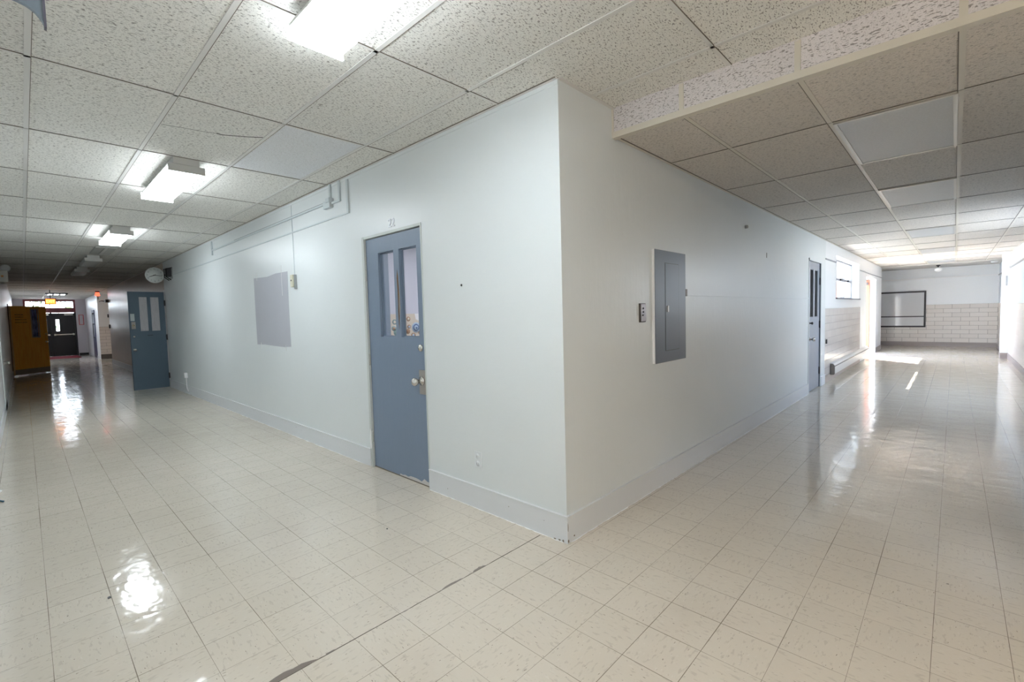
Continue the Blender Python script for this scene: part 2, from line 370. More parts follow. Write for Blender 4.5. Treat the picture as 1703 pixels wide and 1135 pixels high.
b=MB(); b.box(2.514,2.65,14.294,14.756,0,.14); b.build('pilaster_base',TILE_BASE,pl)
b=MB(); b.box(2.57,2.60,14.285,14.3,1.78,2.02); b.build('conduit_cover',mat('grey_cover',(.42,.44,.47),.5),pl)
# long hall: opposite wall, far end, alcove, east part
b=MB(); b.box(-29.6,XE+.1,-2.64,-2.48,-.05,2.9); struct('wall_opposite',b,P_WALL2,'pale painted wall on the far left side of the long hall','wall')
b=MB(); b.box(XE,XE+.15,-2.48,.75,-.05,2.9); b.box(2.8,XE,.6,.75,-.05,2.9); struct('wall_behind',b,P_WALL,'painted walls closing the hall behind the viewpoint','wall')
b=MB(); b.box(-29.6,-24.4,0,.16,-.05,2.9); b.box(-24.56,-24.4,.16,3.2,1.36,2.9); b.box(-24.56,-20.64,3.2,3.36,-.05,2.9); b.box(-20.8,-20.64,.16,3.2,-.05,2.9)
struct('wall_left',b,P_ALC if False else P_WALL2,'painted walls past the side passage in the long hall','wall')
b=MB(); b.box(-24.56,-24.392,0.001,3.2,-.05,1.36); wb=struct('wall_passage',b,T_Y,'beige glazed tile return in the side passage opening','wall')
b=MB(); b.box(-24.392,-24.38,0,3.2,0,.2); b.build('tile_base',mat('dark_base',(.10,.09,.08),.4),wb)
# end wall x=-29.5 with double door opening and transom
EY0,EY1=-2.14,-.38
EW=mat('end_wall_paint',(.62,.60,.63),.5)
b=MB(); b.box(-29.75,-29.5,-2.48,EY0,-.05,2.9); b.box(-29.75,-29.5,EY1,0,-.05,2.9); b.box(-29.75,-29.5,EY0,EY1,2.71,2.9)
struct('wall_end',b,EW,'grey lilac end wall around the black double doors','wall')
b=MB(); b.box(-29.5,-29.49,-2.48,EY0,0,.10); b.box(-29.5,-29.49,EY1+.02,0,0,.10); struct('baseboard_end',b,BLACK,'black base of the far end wall','baseboard')

# baseboards
def base_profile(y,z): pass
b=MB()
for x0,x1 in ((-1.375,.012),(-20.8,-2.30)):
    b.box(x0,x1,-.012,0,0,.160); b.box(x0,x1,-.016,0,.160,.168)
b.box(-29.5,-24.4,-.012,0,0,.10)
struct('baseboard_left',b,P_BASE,'painted baseboard along the long hall','baseboard')
b=MB()
for y0,y1 in ((0,6.40),(7.36,7.70)):
    b.box(0,.012,y0,y1,0,.160); b.box(0,.016,y0,y1,.160,.168)
struct('baseboard_right',b,P_BASE,'painted baseboard along the side hall','baseboard')
b=MB(); b.box(-29.5,XE,-2.48,-2.468,0,.16); struct('baseboard_opposite',b,P_BASE,'painted baseboard of the opposite wall','baseboard')
# sloppy white paint line on the floor at the wall foot
b=MB()
def pline(fn,a,c,st):
    q=a; prev=None
    while q<=c:
        wd=random.uniform(.002,.009); cur=fn(q,wd)
        if prev: b.bm.faces.new([b.bm.verts.new(z_) for z_ in (prev[0],prev[1],cur[1],cur[0])])
        prev=cur; q+=st
pline(lambda q,wd:((q,-.012,.0012),(q,-.012-wd,.0008)),-20.7,-2.30,.06); pline(lambda q,wd:((q,-.012,.0012),(q,-.012-wd,.0008)),-1.37,-.02,.025)
pline(lambda q,wd:((.012,q,.0012),(.012+wd,q,.0008)),.02,6.38,.03)
struct('trim_4',b,WHITEP,'ragged white paint line on the floor along the wall foot','paint line')
# chips at the corner foot
b=MB()
for (x,y,z,sx_,sz) in ((-.05,-.0125,.008,.022,.014),(-.022,-.0125,.010,.016,.018),(-.085,-.0125,.005,.02,.010),(-.17,-.0125,.095,.006,.004),(-.48,-.0125,.10,.007,.006)):
    n=7; b.prism([(x+sx_*.5*math.cos(6.283*i/n)*random.uniform(.6,1.2),y-.0006,z+sz*.5*math.sin(6.283*i/n)*random.uniform(.6,1.2)) for i in range(n)],(0,.0012,0))
for (y,z,sy,sz) in ((.055,.03,.014,.012),(.012,.165,.016,.012),(-.007,.10,.005,.07),(-.004,.015,.012,.02)):
    n=7; b.prism([(.0135,y+sy*.5*math.cos(6.283*i/n)*random.uniform(.6,1.2),z+sz*.5*math.sin(6.283*i/n)*random.uniform(.6,1.2)) for i in range(n)],(-.0012,0,0))
struct('trim_5',b,GAP,'dark paint chips at the foot of the outside corner','paint chips')
# horizontal rail on the side hall wall, window side rail
b=MB(); b.box(0,.012,1.74,6.36,1.520,1.540); struct('trim_6',b,P_WALL,'thin painted rail across the wall from the grey panel to the door','trim')
GR=mat('rail_dark',(.30,.31,.33),.5)
b=MB(); b.box(0,.012,7.70,8.75,2.232,2.252); b.box(0,.012,11.73,16.5,2.232,2.252); struct('trim_7',b,GR,'grey rail above the window and doorway in the side hall','trim')
b=MB(); b.box(-7.1,-0.0,-.004,0,HC-.03,HC-.006); struct('trim_8',b,P_WALL,'painted ceiling angle along the wall top','trim')
b=MB(); b.box(-.43,.03,8.72,11.80,1.535,1.56); struct('trim_9',b,mat('dark_sill',(.13,.13,.15),.35),'dark stone sill under the small side hall window','window sill')

# ------------------------------------------------------------------ doors
def knob(name, base, axis, parent, mt=CHROME, s_=1.0):
    b=MB(); b.lathe(base,axis,[(0,.030*s_),(.006*s_,.030*s_),(.009*s_,.014*s_),(.032*s_,.012*s_),(.040*s_,.022*s_),(.052*s_,.028*s_),(.062*s_,.027*s_),(.070*s_,.018*s_),(.072*s_,0)],20)
    return b.build(name,mt,parent)
# door_1: blue door in the long hall. local origin at hinge bottom; x along leaf, y out of the leaf toward the hall is -y
def two_lite_door(name,W_,H_,matd,loc,rz,label,glassm,lx,lz,thick=.044,cat='door'):
    """leaf from x=0 (hinge) to x=W_, faces at y=0 (front, -y side) and y=thick"""
    d=empty(name,loc,rz); tag(d,label,cat,kind='structure')
    (a0,a1,b0,b1),(z0,z1)=lx,lz; T_=thick
    b=MB(); b.box(0,a0,0,T_,0,H_); b.box(b1,W_,0,T_,0,H_); b.box(a0,b1,0,T_,0,z0); b.box(a0,b1,0,T_,z1,H_); b.box(a1,b0,0,T_,z0,z1)
    bmesh.ops.remove_doubles(b.bm,verts=b.bm.verts,dist=1e-5)
    b.build('leaf',matd,d)
    b=MB(); e=.010
    for (p0,p1) in ((a0,a1),(b0,b1)):
        for q in ((p0,p0+e,z0,z1),(p1-e,p1,z0,z1),(p0+e,p1-e,z0,z0+e),(p0+e,p1-e,z1-e,z1)):
            b.box(q[0],q[1],T_*.55,T_*.95,q[2],q[3])
    b.build('glazing_bead',matd,d)
    for (p0,p1) in ((a0,a1),(b0,b1)):
        b=MB(); b.box(p0+.002,p1-.002,T_*.62,T_*.72,z0+.002,z1-.002); b.build('pane',glassm,d)
    return d
d=two_lite_door('door_1',.86,2.10,BLUE,(-2.255,.012,.012),0,'blue closed door with two narrow panes beside the outside corner',GLASS,(.20,.45,.53,.785),(1.22,1.965))
# wear on the mullion
b=MB(); b.prism([(.497,-.001,1.80),(.510,-.001,1.74),(.516,-.001,1.62),(.505,-.001,1.50),(.512,-.001,1.40),(.498,-.001,1.28),(.492,-.001,1.45),(.495,-.001,1.60),(.488,-.001,1.72)],(0,.002,0)); b.build('splintered_edge',WOODS,d)
b=MB(); b.prism([(.515,-.0015,1.62),(.521,-.0015,1.57),(.523,-.0015,1.47),(.518,-.0015,1.41),(.514,-.0015,1.5)],(0,.002,0)); b.build('splintered_edge',mat('bare_wood',(.40,.29,.15),.7),d)
b=MB(); pts=[(.42,-.001,.0),(.86,-.001,.0)]; 
for i in range(12): pts.append((.86-.44*i/11,-.001,random.uniform(.012,.05)*(1-.5*i/11)))
b.prism(pts,(0,.002,0)); b.build('chipped_paint',mat('bare_primer',(.60,.58,.56),.7),d)
b=MB(); b.box(.765,.858,-.003,0,.755,.955,.001); b.build('knob_plate',STEEL,d)
knob('knob',(.800,-.003,.865),(0,-1,0),d,CHROME,1.25)
b=MB(); b.lathe((.800,0,1.135),(0,-1,0),[(0,.030),(.006,.030),(.012,.024),(.012,.012),(.020,.010),(.020,0)],24); b.build('deadbolt',CHROME,d)
for z in (1.78,1.0,.28):
    b=MB(); b.cyl((-.006,-.008,z-.05),(-.006,-.008,z+.05),.009,10); b.cyl((-.006,-.008,z+.05),(-.006,-.008,z+.058),.006,8); b.box(-.028,-.006,-.0125,-.0085,z-.05,z+.05); b.build('hinge',mat('painted_hinge',(.52,.53,.50),.4),d)
b=MB(); b.box(-2.295,-2.262,-.008,.16,0,2.142); b.box(-1.388,-1.374,-.004,.16,0,2.142); b.box(-2.295,-1.374,-.006,.16,2.120,2.142)
fr=struct('trim_10',b,JAMB,'painted metal frame around the blue door near the corner','door frame')
b=MB(); b.box(-2.262,-1.388,.0135,.03,0,.0095); b.build('threshold',GAP,fr)
b=MB(); n=10; b.prism([(-2.28+.016*math.cos(6.283*i/n)*random.uniform(.3,1.1),-.0105,.26+.14*math.sin(6.283*i/n)*random.uniform(.6,1)) for i in range(n)],(0,.002,0)); b.build('chipped_paint',WHITEP,fr)
# painted-over numerals
num=empty('door_number',(-1.79,-.003,2.20)); tag(num,'painted over room number 22 above the blue door','number')
text_obj('numeral','22',.105,mat('number_paint',(.74,.78,.83),.3),num,(0,0,0),(math.pi/2,0,0),.003,.95)

# door_2: slate blue door standing open across the hall
d=two_lite_door('door_2',.63,2.09,BLUE2,(-10.97,-.035,.012),math.radians(-90+7),'slate blue door standing open into the long hall under the clock',FROST,(.09,.26,.30,.46),(1.24,1.985))
# its front face is +x side; leaf runs toward -y
knob('knob',(.575,0,.86),(0,-1,0),d,CHROME,1.2)
knob('knob',(.575,.044,.86),(0,1,0),d,CHROME,1.0)
for o in [o for o in d.children if o.name.startswith('knob')][:0]: pass
def face_side(): pass
bx=lambda *a: MB().box(*a)
bx(.535,.605,.044,.048,1.30,1.45).build('pull_plate',STEEL,d); bx(.545,.615,.044,.047,1.47,1.62).build('sticker',LABELG,d)
MB().lathe((.575,.048,1.375),(0,1,0),[(0,.02),(.02,.018),(.022,0)],16).build('lock_cylinder',mat('bright_brass',(.8,.7,.45),.25,1),d)
MB().lathe((.57,.044,1.14),(0,1,0),[(0,.022),(.01,.02),(.01,0)],16).build('lock_cylinder',CHROME,d)
bx(.24,.34,.044,.0455,1.15,1.16).build('scratch',DARK,d)
for z in (1.85,1.10,.25): MB().cyl((-.004,.048,z-.06),(-.004,.048,z+.06),.014,8).build('hinge',DARK,d)
b=MB(); b.box(-11.03,-10.99,-.02,0,0,2.14); struct('trim_11',b,WHITEP,'white jamb strip behind the open slate door','door frame')

# door_3: grey blue door in the side hall (x=0 wall, opening y 6.42..7.34)
d=two_lite_door('door_3',.84,2.12,GREYB,(-.055,7.31,.01),math.radians(-90),'grey blue closed door with two tall panes in the side hall',GLASS,(.14,.37,.47,.70),(1.21,2.0))
for o in list(d.children): pass
d.location=(-.06,7.305,.01)
knob('knob',(.76,.044,.86),(0,1,0),d,CHROME,1.2); knob('knob',(.76,.044,1.12),(0,1,0),d,DARK,.8)
for z in (1.82,1.08,.28): MB().cyl((.008,.052,z-.06),(.008,.052,z+.06),.012,8).build('hinge',DARK,d)
b=MB(); b.box(-.16,.006,6.40,6.445,0,2.17); b.box(-.16,.006,7.325,7.36,0,2.17); b.box(-.16,.006,6.40,7.36,2.135,2.17)
struct('trim_12',b,P_WALL,'painted frame around the grey blue door in the side hall','door frame')
b=MB(); b.box(-.16,-.005,7.318,7.326,0,2.135); struct('trim_13',b,mat('frame_stop_paint',(.17,.20,.25),.5),'dark blue stop of the grey blue door frame','door frame')  # stop in its own dark blue paint
b=MB(); b.box(-.30,-.2,6.3,7.45,-.05,2.3); struct('wall_dark_backing',b,DARK,'dark slab standing in for unlit space behind the grey blue door panes','wall')  # solid dark slab paints in the shade behind the door panes

# exterior doorway of the side hall: open pinkish wooden leaf hinged on the far jamb
d=empty('door_4',(-.14,15.03,.01),math.radians(180-2)); tag(d,'orange brown door swung outward in the bright side hall doorway','door',kind='structure')
TERRA=mat('terracotta_door',(.40,.13,.07),.5)
bx(0,.92,0,.045,0,2.12).build('leaf',TERRA,d); bx(.80,.86,.045,.09,.95,1.07).build('push_bar',STEEL,d)
bx(.02,.32,.045,.095,1.98,2.05).build('door_closer',DARK,d)
b=MB(); b.box(-.30,-.22,13.03,13.07,0,2.15); b.box(-.30,-.22,15.05,15.08,0,2.15); b.box(-.30,-.22,13.03,15.08,2.11,2.15)
struct('trim_14',b,WHITEP,'white frame of the bright side hall doorway','door frame')

# door_5: orange door standing open at left
ang=math.atan2(.74,-.75)
d=empty('door_5',(-17.99,-2.455,.03),ang); tag(d,'orange varnished door standing open against the left wall','door',kind='structure')
L_=1.05
b=MB(); b.box(0,.57,-.045,0,0,2.01); b.box(.80,L_,-.045,0,0,2.01); b.box(.57,.80,-.045,0,0,1.08); b.box(.57,.80,-.045,0,1.93,2.01)
b.build('leaf',ORANGE,d)
b=MB(); b.box(-.008,0,-.045,0.001,0,2.01); b.build('door_edge',EDGE_LIGHT,d)  # paler colour paints in the light on the leaf edge
BLUEG=mat('painted_reflection_glass',(.16,.20,.42),.15); kk=N(BLUEG); kk.l(kk.mix(kk.step(kk.noise(kk.mul(kk.pos(),(12,12,5)),1,3),.35,.7),(.08,.09,.22),(.30,.36,.62)),kk.b.inputs['Base Color'])  # navy and pale blue mottling paints reflections into the pane colour
bx(.59,.78,-.03,-.015,1.10,1.91).build('pane',BLUEG,d)
b=MB(); 
for q in ((.56,.59,1.07,1.94),(.78,.81,1.07,1.94),(.59,.78,1.07,1.10),(.59,.78,1.91,1.94)): b.box(q[0],q[1],-.053,-.045,q[2],q[3]); b.box(q[0],q[1],0,.008,q[2],q[3])
b.build('pane_frame',mat('worn_frame',(.42,.36,.34),.4),d)
for sd,yy in ((1,0),(-1,-.045)):
    knob('knob',(.99,yy,.93),(0,sd,0),d); MB().lathe((.99,yy,1.17),(0,sd,0),[(0,.02),(.012,.02),(.012,0)],14).build('lock_cylinder',CHROME,d)
b=MB(); b.box(.0,L_,-.047,-.045,0,.16); b.box(.0,L_,.0,.002,0,.16); b.build('kick_plate',mat('dull_kick_plate',(.30,.24,.17),.4),d)
# four lines of small illegible dark lettering
b=MB()
for i,(z,ln_) in enumerate(((1.76,.22),(1.69,.24),(1.615,.31),(1.54,.33))):
    x=.11
    while x<.11+ln_:
        wd=random.uniform(.014,.030)
        for q in range(2): b.box(x+q*wd*.55,x+q*wd*.55+.006,.0005,.0025,z-.018,z+random.uniform(.008,.018)); b.box(x+q*wd*.55,x+q*wd*.55+.006,-.0475,-.0455,z-.018,z+.012)
        b.box(x,x+wd*.8,.0005,.0025,z-.003+random.uniform(-.01,.01),z+.004); x+=wd+.012
b.build('lettering',mat('dark_lettering',(.16,.05,.01),.6),d)
b=MB(); b.box(-18.1,-17.99,-2.48,-2.46,0,2.1); struct('trim_15',b,mat('brown_frame',(.12,.05,.03),.5),'brown frame strip behind the orange door','door frame')

# door_6 / door_7: black double doors at the far end, transom above
END=mat('red_brown_frame',(.20,.045,.05),.45)
for i,(y0,y1) in enumerate(((-2.08,-1.29),(-1.22,-.44))):
    d=empty('door_%d'%(6+i),(-29.62,y0,.001)); tag(d,('black metal entrance door half hidden behind the orange door','black metal entrance door with a small lit pane and push bar')[i],'door',kind='structure')
    W_=y1-y0; a0,a1=(.12,.24)
    if i==0: a0,a1=W_-.24,W_-.12
    b=MB(); b.box(-.045,0,0,a0,0,2.07); b.box(-.045,0,a1,W_,0,2.07); b.box(-.045,0,a0,a1,0,1.21); b.box(-.045,0,a0,a1,1.76,2.07); b.build('leaf',BLACK,d)
    bx(-.03,-.02,a0,a1,1.21,1.76).build('pane',GLASS,d)
    b=MB()
    for q in ((a0-.015,a0,1.2,1.77),(a1,a1+.015,1.2,1.77)): b.box(0,.008,q[0],q[1],q[2],q[3])
    b.box(0,.008,a0,a1,1.195,1.21); b.box(0,.008,a0,a1,1.76,1.775); b.build('pane_frame',STEEL,d)
    b=MB(); b.box(.05,.075,.06,W_-.04,1.01,1.055); b.box(0,.06,.03,.10,.99,1.075); b.box(0,.06,W_-.10,W_-.03,.99,1.075); b.build('push_bar',CHROME,d)
    bx(0,.05,W_*.55,W_-.04,1.96,2.02).build('door_closer',CHROME,d)
b=MB(); b.box(-29.68,-29.49,EY0,EY0+.06,0,2.09); b.box(-29.68,-29.49,EY1-.06,EY1,0,2.09); b.box(-29.68,-29.49,-1.29,-1.22,0,2.09); struct('trim_18',b,BLACK,'black frame and centre post of the entrance doors','door frame')
b=MB(); b.box(-29.68,-29.49,EY0,EY0+.06,2.09,2.71); b.box(-29.68,-29.49,EY1-.06,EY1,2.09,2.71); b.box(-29.68,-29.49,EY0+.06,EY1-.06,2.09,2.30); b.box(-29.68,-29.49,EY0+.06,EY1-.06,2.64,2.71)
struct('trim_16',b,END,'red brown frame around the entrance doors and transom','door frame')
wd_=empty('window_2',(-29.60,EY0+.06,2.30)); tag(wd_,'wide transom window over the black entrance doors','window',kind='structure')
Lw=EY1-EY0-.12; b=MB()
for i in range(7): yy=Lw*i/6; b.box(-.02,.02,max(0,yy-.014),min(Lw,yy+.014),0,.34)
b.box(-.02,.02,0,Lw,0,.02); b.box(-.02,.02,0,Lw,.32,.34); b.build('window_frame',DARK,wd_)
for i in range(6): bx(-.003,.003,Lw*i/6+.014,Lw*(i+1)/6-.014,.02,.32).build('pane',GLASS,wd_)
tag(bx(-29.2,-26.9,-1.95,-.45,0,.012,.004).build('entrance_mat',RED),'dark red mat on the floor before the black entrance doors','mat')
f=empty('wall_sign',(-29.49,-.20,1.73)); tag(f,'small red framed notice on the end wall right of the black doors','sign')
b=MB(); b.box(0,.012,-.09,-.065,-.25,.25); b.box(0,.012,.065,.09,-.25,.25); b.box(0,.012,-.065,.065,-.25,-.225); b.box(0,.012,-.065,.065,.225,.25); b.build('frame',mat('sign_red',(.55,.04,.05),.4),f)
bx(0,.006,-.065,.065,-.225,.225).build('backing',mat('sign_white',(.6,.57,.6),.5),f)
# door_8 in the long hall beyond the passage
d=empty('door_8',(-26.6,-.03,.01)); tag(d,'dark blue door beyond the side passage seen edge on','door',kind='structure')
bx(0,.95,0,.03,0,2.1).build('leaf',mat('navy_door',(.06,.07,.13),.35),d); b=MB(); b.box(.85,.89,-.06,-.035,.85,1.5); b.box(.85,.89,-.035,0,.85,.9); b.box(.85,.89,-.035,0,1.45,1.5); b.build('handle',DARK,d)
bx(.80,.90,-.05,0,1.9,1.97).build('door_closer',DARK,d)
# small devices by the passage corner
f=empty('door_holder',(-20.95,-.0,2.30)); tag(f,'dark closer arm reaching from the wall corner before the side passage','door closer')
bx(.02,.34,-.09,0,-.05,.05).build('closer_body',DARK,f); MB().tube([(.1,-.09,0),(-.2,-.16,.02),(-.75,-.16,.02)],.018).build('arm',DARK,f)
tag(bx(-20.95,-20.85,-.04,0,1.70,1.82,.006).build('wall_switch',DARK),'dark wall device near the passage corner, upper of two','switch')
tag(bx(-20.70,-20.62,-.04,0,1.30,1.44,.006).build('wall_switch',DARK),'dark wall device near the passage corner, lower of two','switch')

# opposite wall door with knob, dark strip, emergency light
d=empty('door_9',(-10.5,-2.48,.01)); tag(d,'pale painted door on the far left wall with a chrome knob','door',kind='structure')
bx(0,.95,0,.012,0,2.08).build('leaf',P_WALL,d); knob('knob',(.45,.012,.80),(0,1,0),d,CHROME,1.1)
f=empty('emergency_light',(-12.6,-2.48,2.46)); tag(f,'white emergency light unit high on the far left wall','emergency light')
bx(-.28,.28,0,.13,-.12,.12,.01).build('housing',mat('offwhite_plastic',(.62,.60,.54),.5),f)
MB().lathe((-.15,.09,.20),(1,.25,-.1),[(-.05,.02),(-.04,.05),(.0,.075),(.03,.08),(.035,.07),(.035,0)],18).build('lamp_head',mat('lamp_head',(.75,.77,.78),.25),f)
MB().cyl((-.15,.09,.10),(-.15,.09,.16),.02,10).build('bracket',DARK,f)
MB().lathe((.281,.05,.0),(1,0,0),[(0,.02),(.006,.018),(.006,0)],10).build('indicator',mat('amber',(.8,.35,.1),.4),f)

# ------------------------------------------------------------------ window_1 in the side hall
wd_=empty('window_1',(-.20,8.75,1.56)); tag(wd_,'small steel window with bright panes deep in the side hall wall','window',kind='structure')
FRW=mat('steel_window_frame',(.30,.30,.34),.4)
b=MB(); Lw=2.98; H_=.82
b.box(-.02,.05,0,.04,0,H_); b.box(-.02,.05,Lw-.04,Lw,0,H_); b.box(0,.04,.03,Lw-.03,0,.025); b.box(0,.04,.03,Lw-.03,H_-.03,H_); b.box(-.01,.05,.03,Lw-.03,.385,.435)
for i in (1,2): b.box(-.02,.05,Lw*i/3-.035,Lw*i/3+.035,.025,.385); b.box(-.02,.05,Lw*i/3-.035,Lw*i/3+.035,.435,H_-.03)
b.build('window_frame',FRW,wd_)
for i in range(3):
    for (z0,z1) in ((.025,.385),(.435,H_-.03)): bx(.015,.02,Lw*i/3+.035,Lw*(i+1)/3-.035,z0,z1).build('pane',GLASS,wd_)
for i in range(3): bx(.05,.08,Lw*(i+.5)/3-.09,Lw*(i+.5)/3+.09,.39,.43).build('latch',BLACK,wd_)

wd_=empty('fill_window_3',(2.70,6.3,1.356)); tag(wd_,'added unseen window in the tiled right wall, bringing daylight into the side hall','window',kind='structure')  # window added out of view to brighten the middle of the side hall
b=MB(); Lw=2.3; H_=.99
for i in range(4): yy=(Lw-.05)*i/3; b.box(0,.05,yy,yy+.05,0,H_)
b.box(0,.05,0,Lw,0,.04); b.box(0,.05,0,Lw,H_-.04,H_); b.box(0,.05,0,Lw,.45,.49); b.build('window_frame',FRW,wd_)
bx(.02,.025,.05,Lw-.05,.04,H_-.04).build('pane',GLASS,wd_)
# ------------------------------------------------------------------ whiteboard, heater, domes
f=empty('whiteboard',(-1.05,18.27,.67)); tag(f,'wide glossy whiteboard in a black frame on the far wall','whiteboard')
bx(0,2.0,0,.02,0,1.10).build('board',mat('glossy_board',(.66,.66,.67),.08),f)
b=MB(); b.box(-.04,2.03,-.012,.02,-.05,0); b.box(-.04,2.05,-.012,.02,1.10,1.15); b.box(-.04,0,-.012,.02,0,1.10); b.box(2.0,2.05,-.012,.02,-.05,1.10); b.box(0,2.0,-.006,0,.29,.325); b.build('frame',mat('dark_brown_frame',(.018,.013,.016),.4),f)
f=empty('baseboard_heater',(0.006,8.25,.125)); tag(f,'long white baseboard heater with a dark top slot under the window','heater')
b=MB(); b.prism([(0,0,.0),(.07,0,.0),(.07,0,.16),(.045,0,.185),(0,0,.185)],(0,4.78,0)); b.build('cover',mat('heater_white',(.80,.79,.77),.4),f)
b=MB(); b.prism([(.0,-.04,-.015),(.055,-.04,-.015),(.07,-.04,.0),(.07,-.04,.15),(.04,-.04,.19),(.0,-.04,.19)],(0,.04,0)); b.build('end_cap',mat('heater_end',(.20,.18,.17),.5),f)
for y0,y1 in ((0,2.35),(2.42,4.78)): bx(.070,.073,y0,y1,.138,.155).build('slot',BLACK,f)
b=MB(); b.prism([(-.006,0,.185),(.045,0,.185),(.045,0,.19),(-.006,0,.20)],(0,4.78,0)); b.build('top_lip',mat('heater_lip',(.7,.69,.68),.4),f)
f=empty('ceiling_bell',(1.30,16.9,HL-.02)); tag(f,'small white globe lamp under the plain ceiling strip near the far wall','lamp')
MB().lathe((0,0,0),(0,0,-1),[(0,.05),(.03,.05),(.035,.02),(.07,.02)],14).build('stem',DARK,f)
MB().lathe((0,0,-.07),(0,0,-1),[(0,.03),(.02,.075),(.06,.09),(.10,.075),(.125,.03),(.13,0)],18).build('globe',mat('white_globe',(.85,.84,.82),.3),f)
f=empty('smoke_detector',(2.48,16.9,HL-.02)); tag(f,'white round smoke detector on the ceiling by the pilaster','smoke detector')
MB().lathe((0,0,0),(0,0,-1),[(0,.075),(.025,.075),(.045,.05),(.05,0)],18).build('case',mat('white_plastic',(.86,.86,.86),.4),f)
tag(bx(0.006,.02,7.78,7.86,.72,.80,.002).build('wall_outlet',DARK),'small dark outlet in the tile wall beside the grey blue door','outlet')

# ------------------------------------------------------------------ troffers in the lower ceiling
TFR=mat('bright_frame',(.62,.60,.55),.3,.3)
def troffer(y,label):
    f=empty('ceiling_light',(1.3825,y,HL)); tag(f,label,'ceiling light','square diffuser panels in the side hall ceiling')
    b=MB(); w2=.290; e=.02
    for q in ((-w2,-w2+e,.015,1.205),(w2-e,w2,.015,1.205),(-w2+e,w2-e,.015,.015+e),(-w2+e,w2-e,1.205-e,1.205)): b.box(q[0],q[1],q[2],q[3],-.012,-.0005)
    b.build('frame',TFR,f)
    bx(-w2+e,w2-e,.015+e,1.205-e,-.008,-.001).build('diffuser',ACRYL,f); return f
for y,l_ in ((1.44,'unlit diffuser panel nearest the ceiling step'),(3.88,'second unlit diffuser panel from the ceiling step'),(7.54,'third unlit diffuser panel from the ceiling step'),(11.20,'fourth diffuser panel from the ceiling step'),(14.86,'diffuser panel farthest along the side hall, near the far wall')): troffer(y,l_)

# ------------------------------------------------------------------ wraparound strip lamps in the long hall
def strip(xn,label,lit=LENS,group='wraparound lamps along the long hall ceiling',bare=False):
    f=empty('ceiling_lamp',(xn,-1.20,HC-.004)); tag(f,label,'ceiling lamp',group)
    bx(-1.22,0,-.09,.09,-.05,0).build('housing',CAP,f); bx(-1.212,-.008,-.124,.124,-.066,-.05).build('reflector',CAP,f)
    prof=[(-1.212,-.125,-.066),(-1.212,-.125,-.082),(-1.212,-.106,-.108),(-1.212,.106,-.108),(-1.212,.125,-.082),(-1.212,.125,-.066)]
    MB().prism(prof,(1.204,0,0)).build('diffuser',lit,f)
    for x0,x1 in ((-.010,0.0),(-1.222,-1.210)):
        MB().prism([(x0,-.125,-.052),(x0,-.128,-.054),(x0,-.128,-.112),(x0,.128,-.112),(x0,.128,-.054),(x0,.125,-.052)],(x1-x0,0,0)).build('end_cap',CAP if x0>-1 else lit,f)
    return f
strip(.75,'lit wraparound lamp at the top edge, nearest of the row')
strip(-2.91,'lit wraparound lamp second in the row above the hall')
strip(-6.57,'lit wraparound lamp third in the row, before the wall clock')
strip(-10.23,'unlit wraparound lamp just past the third lit lamp',OFFL)
strip(-12.67,'unlit wraparound lamp farthest along the long hall',OFFL)
strip(4.41,'added unseen fill lamp behind the viewpoint',FILL_WARM); strip(8.07,'added unseen fill lamp farthest behind the viewpoint',FILL_WARM)  # warm fill lamps added out of view to brighten the side hall
f=strip(-22.0,'added unseen warm fill lamp inside the side passage of the long hall',FILL_PASSAGE,None); f.location=(-22.0,1.7,HC-.004)  # lamp added out of sight to warm and brighten the far hall
f=empty('lamp_mounting_pan',(-8.85,-1.14,HC-.004)); tag(f,'bare grey mounting pan on the ceiling between lit and unlit lamps','lamp pan')
bx(-1.05,0,-.14,.14,-.02,0).build('pan',mat('pan_grey',(.46,.46,.43),.5),f); bx(-1.03,-.02,-.02,.02,-.03,-.02).build('channel',CAP,f)
# far lamp cluster, exit sign, red strobe
f=empty('ceiling_light',(-24.2,-1.2,HC-.004)); tag(f,'small louvred ceiling light with bright strips near the entrance','ceiling light')
bx(-.55,.1,-.32,.32,-.04,0).build('housing',DARK,f)
for i in range(3): bx(-.45,0,-.24+i*.19,-.14+i*.19,-.05,-.04).build('tube',mat('tube_lit',(1,1,1),.4,emit=(.85,.90,1.0),es=30) if i==0 else bpy.data.materials['tube_lit'],f)
f=empty('exit_sign',(-22.0,-1.46,2.33)); tag(f,'glowing orange exit sign hanging from the ceiling before the entrance','exit sign')
bx(-.04,.0,-.15,.15,-.11,.11,.006).build('housing',mat('sign_housing',(.20,.07,.03),.5),f)
bx(0,.004,-.125,.125,-.085,.085).build('face',mat('exit_glow',(.9,.3,.08),.4,emit=(1,.22,.03),es=1.3),f)
text_obj('lettering','EXIT',.13,mat('exit_letters',(1,.8,.3),.4,emit=(1,.62,.12),es=2.5),f,(.006,0,0),(math.pi/2,0,math.pi/2),.001,.85)
MB().cyl((-.02,0,.11),(-.02,0,HC-2.33-.004),.012,8).build('stem',DARK,f)
f=empty('alarm_strobe',(-22.3,-.15,HC-.004)); tag(f,'glowing red alarm light under the ceiling by the passage','alarm light')
bx(-.06,.06,-.06,.06,-.05,0).build('base',DARK,f)
MB().lathe((0,0,-.05),(0,0,-1),[(0,.055),(.10,.075),(.14,.075),(.15,0)],14).build('lens',mat('red_glow',(.8,.1,.05),.3,emit=(1,.10,.05),es=1.2),f)
MB().cyl((-.1,.02,0),(-.1,.02,-.32),.012,8).build('rod',DARK,f)

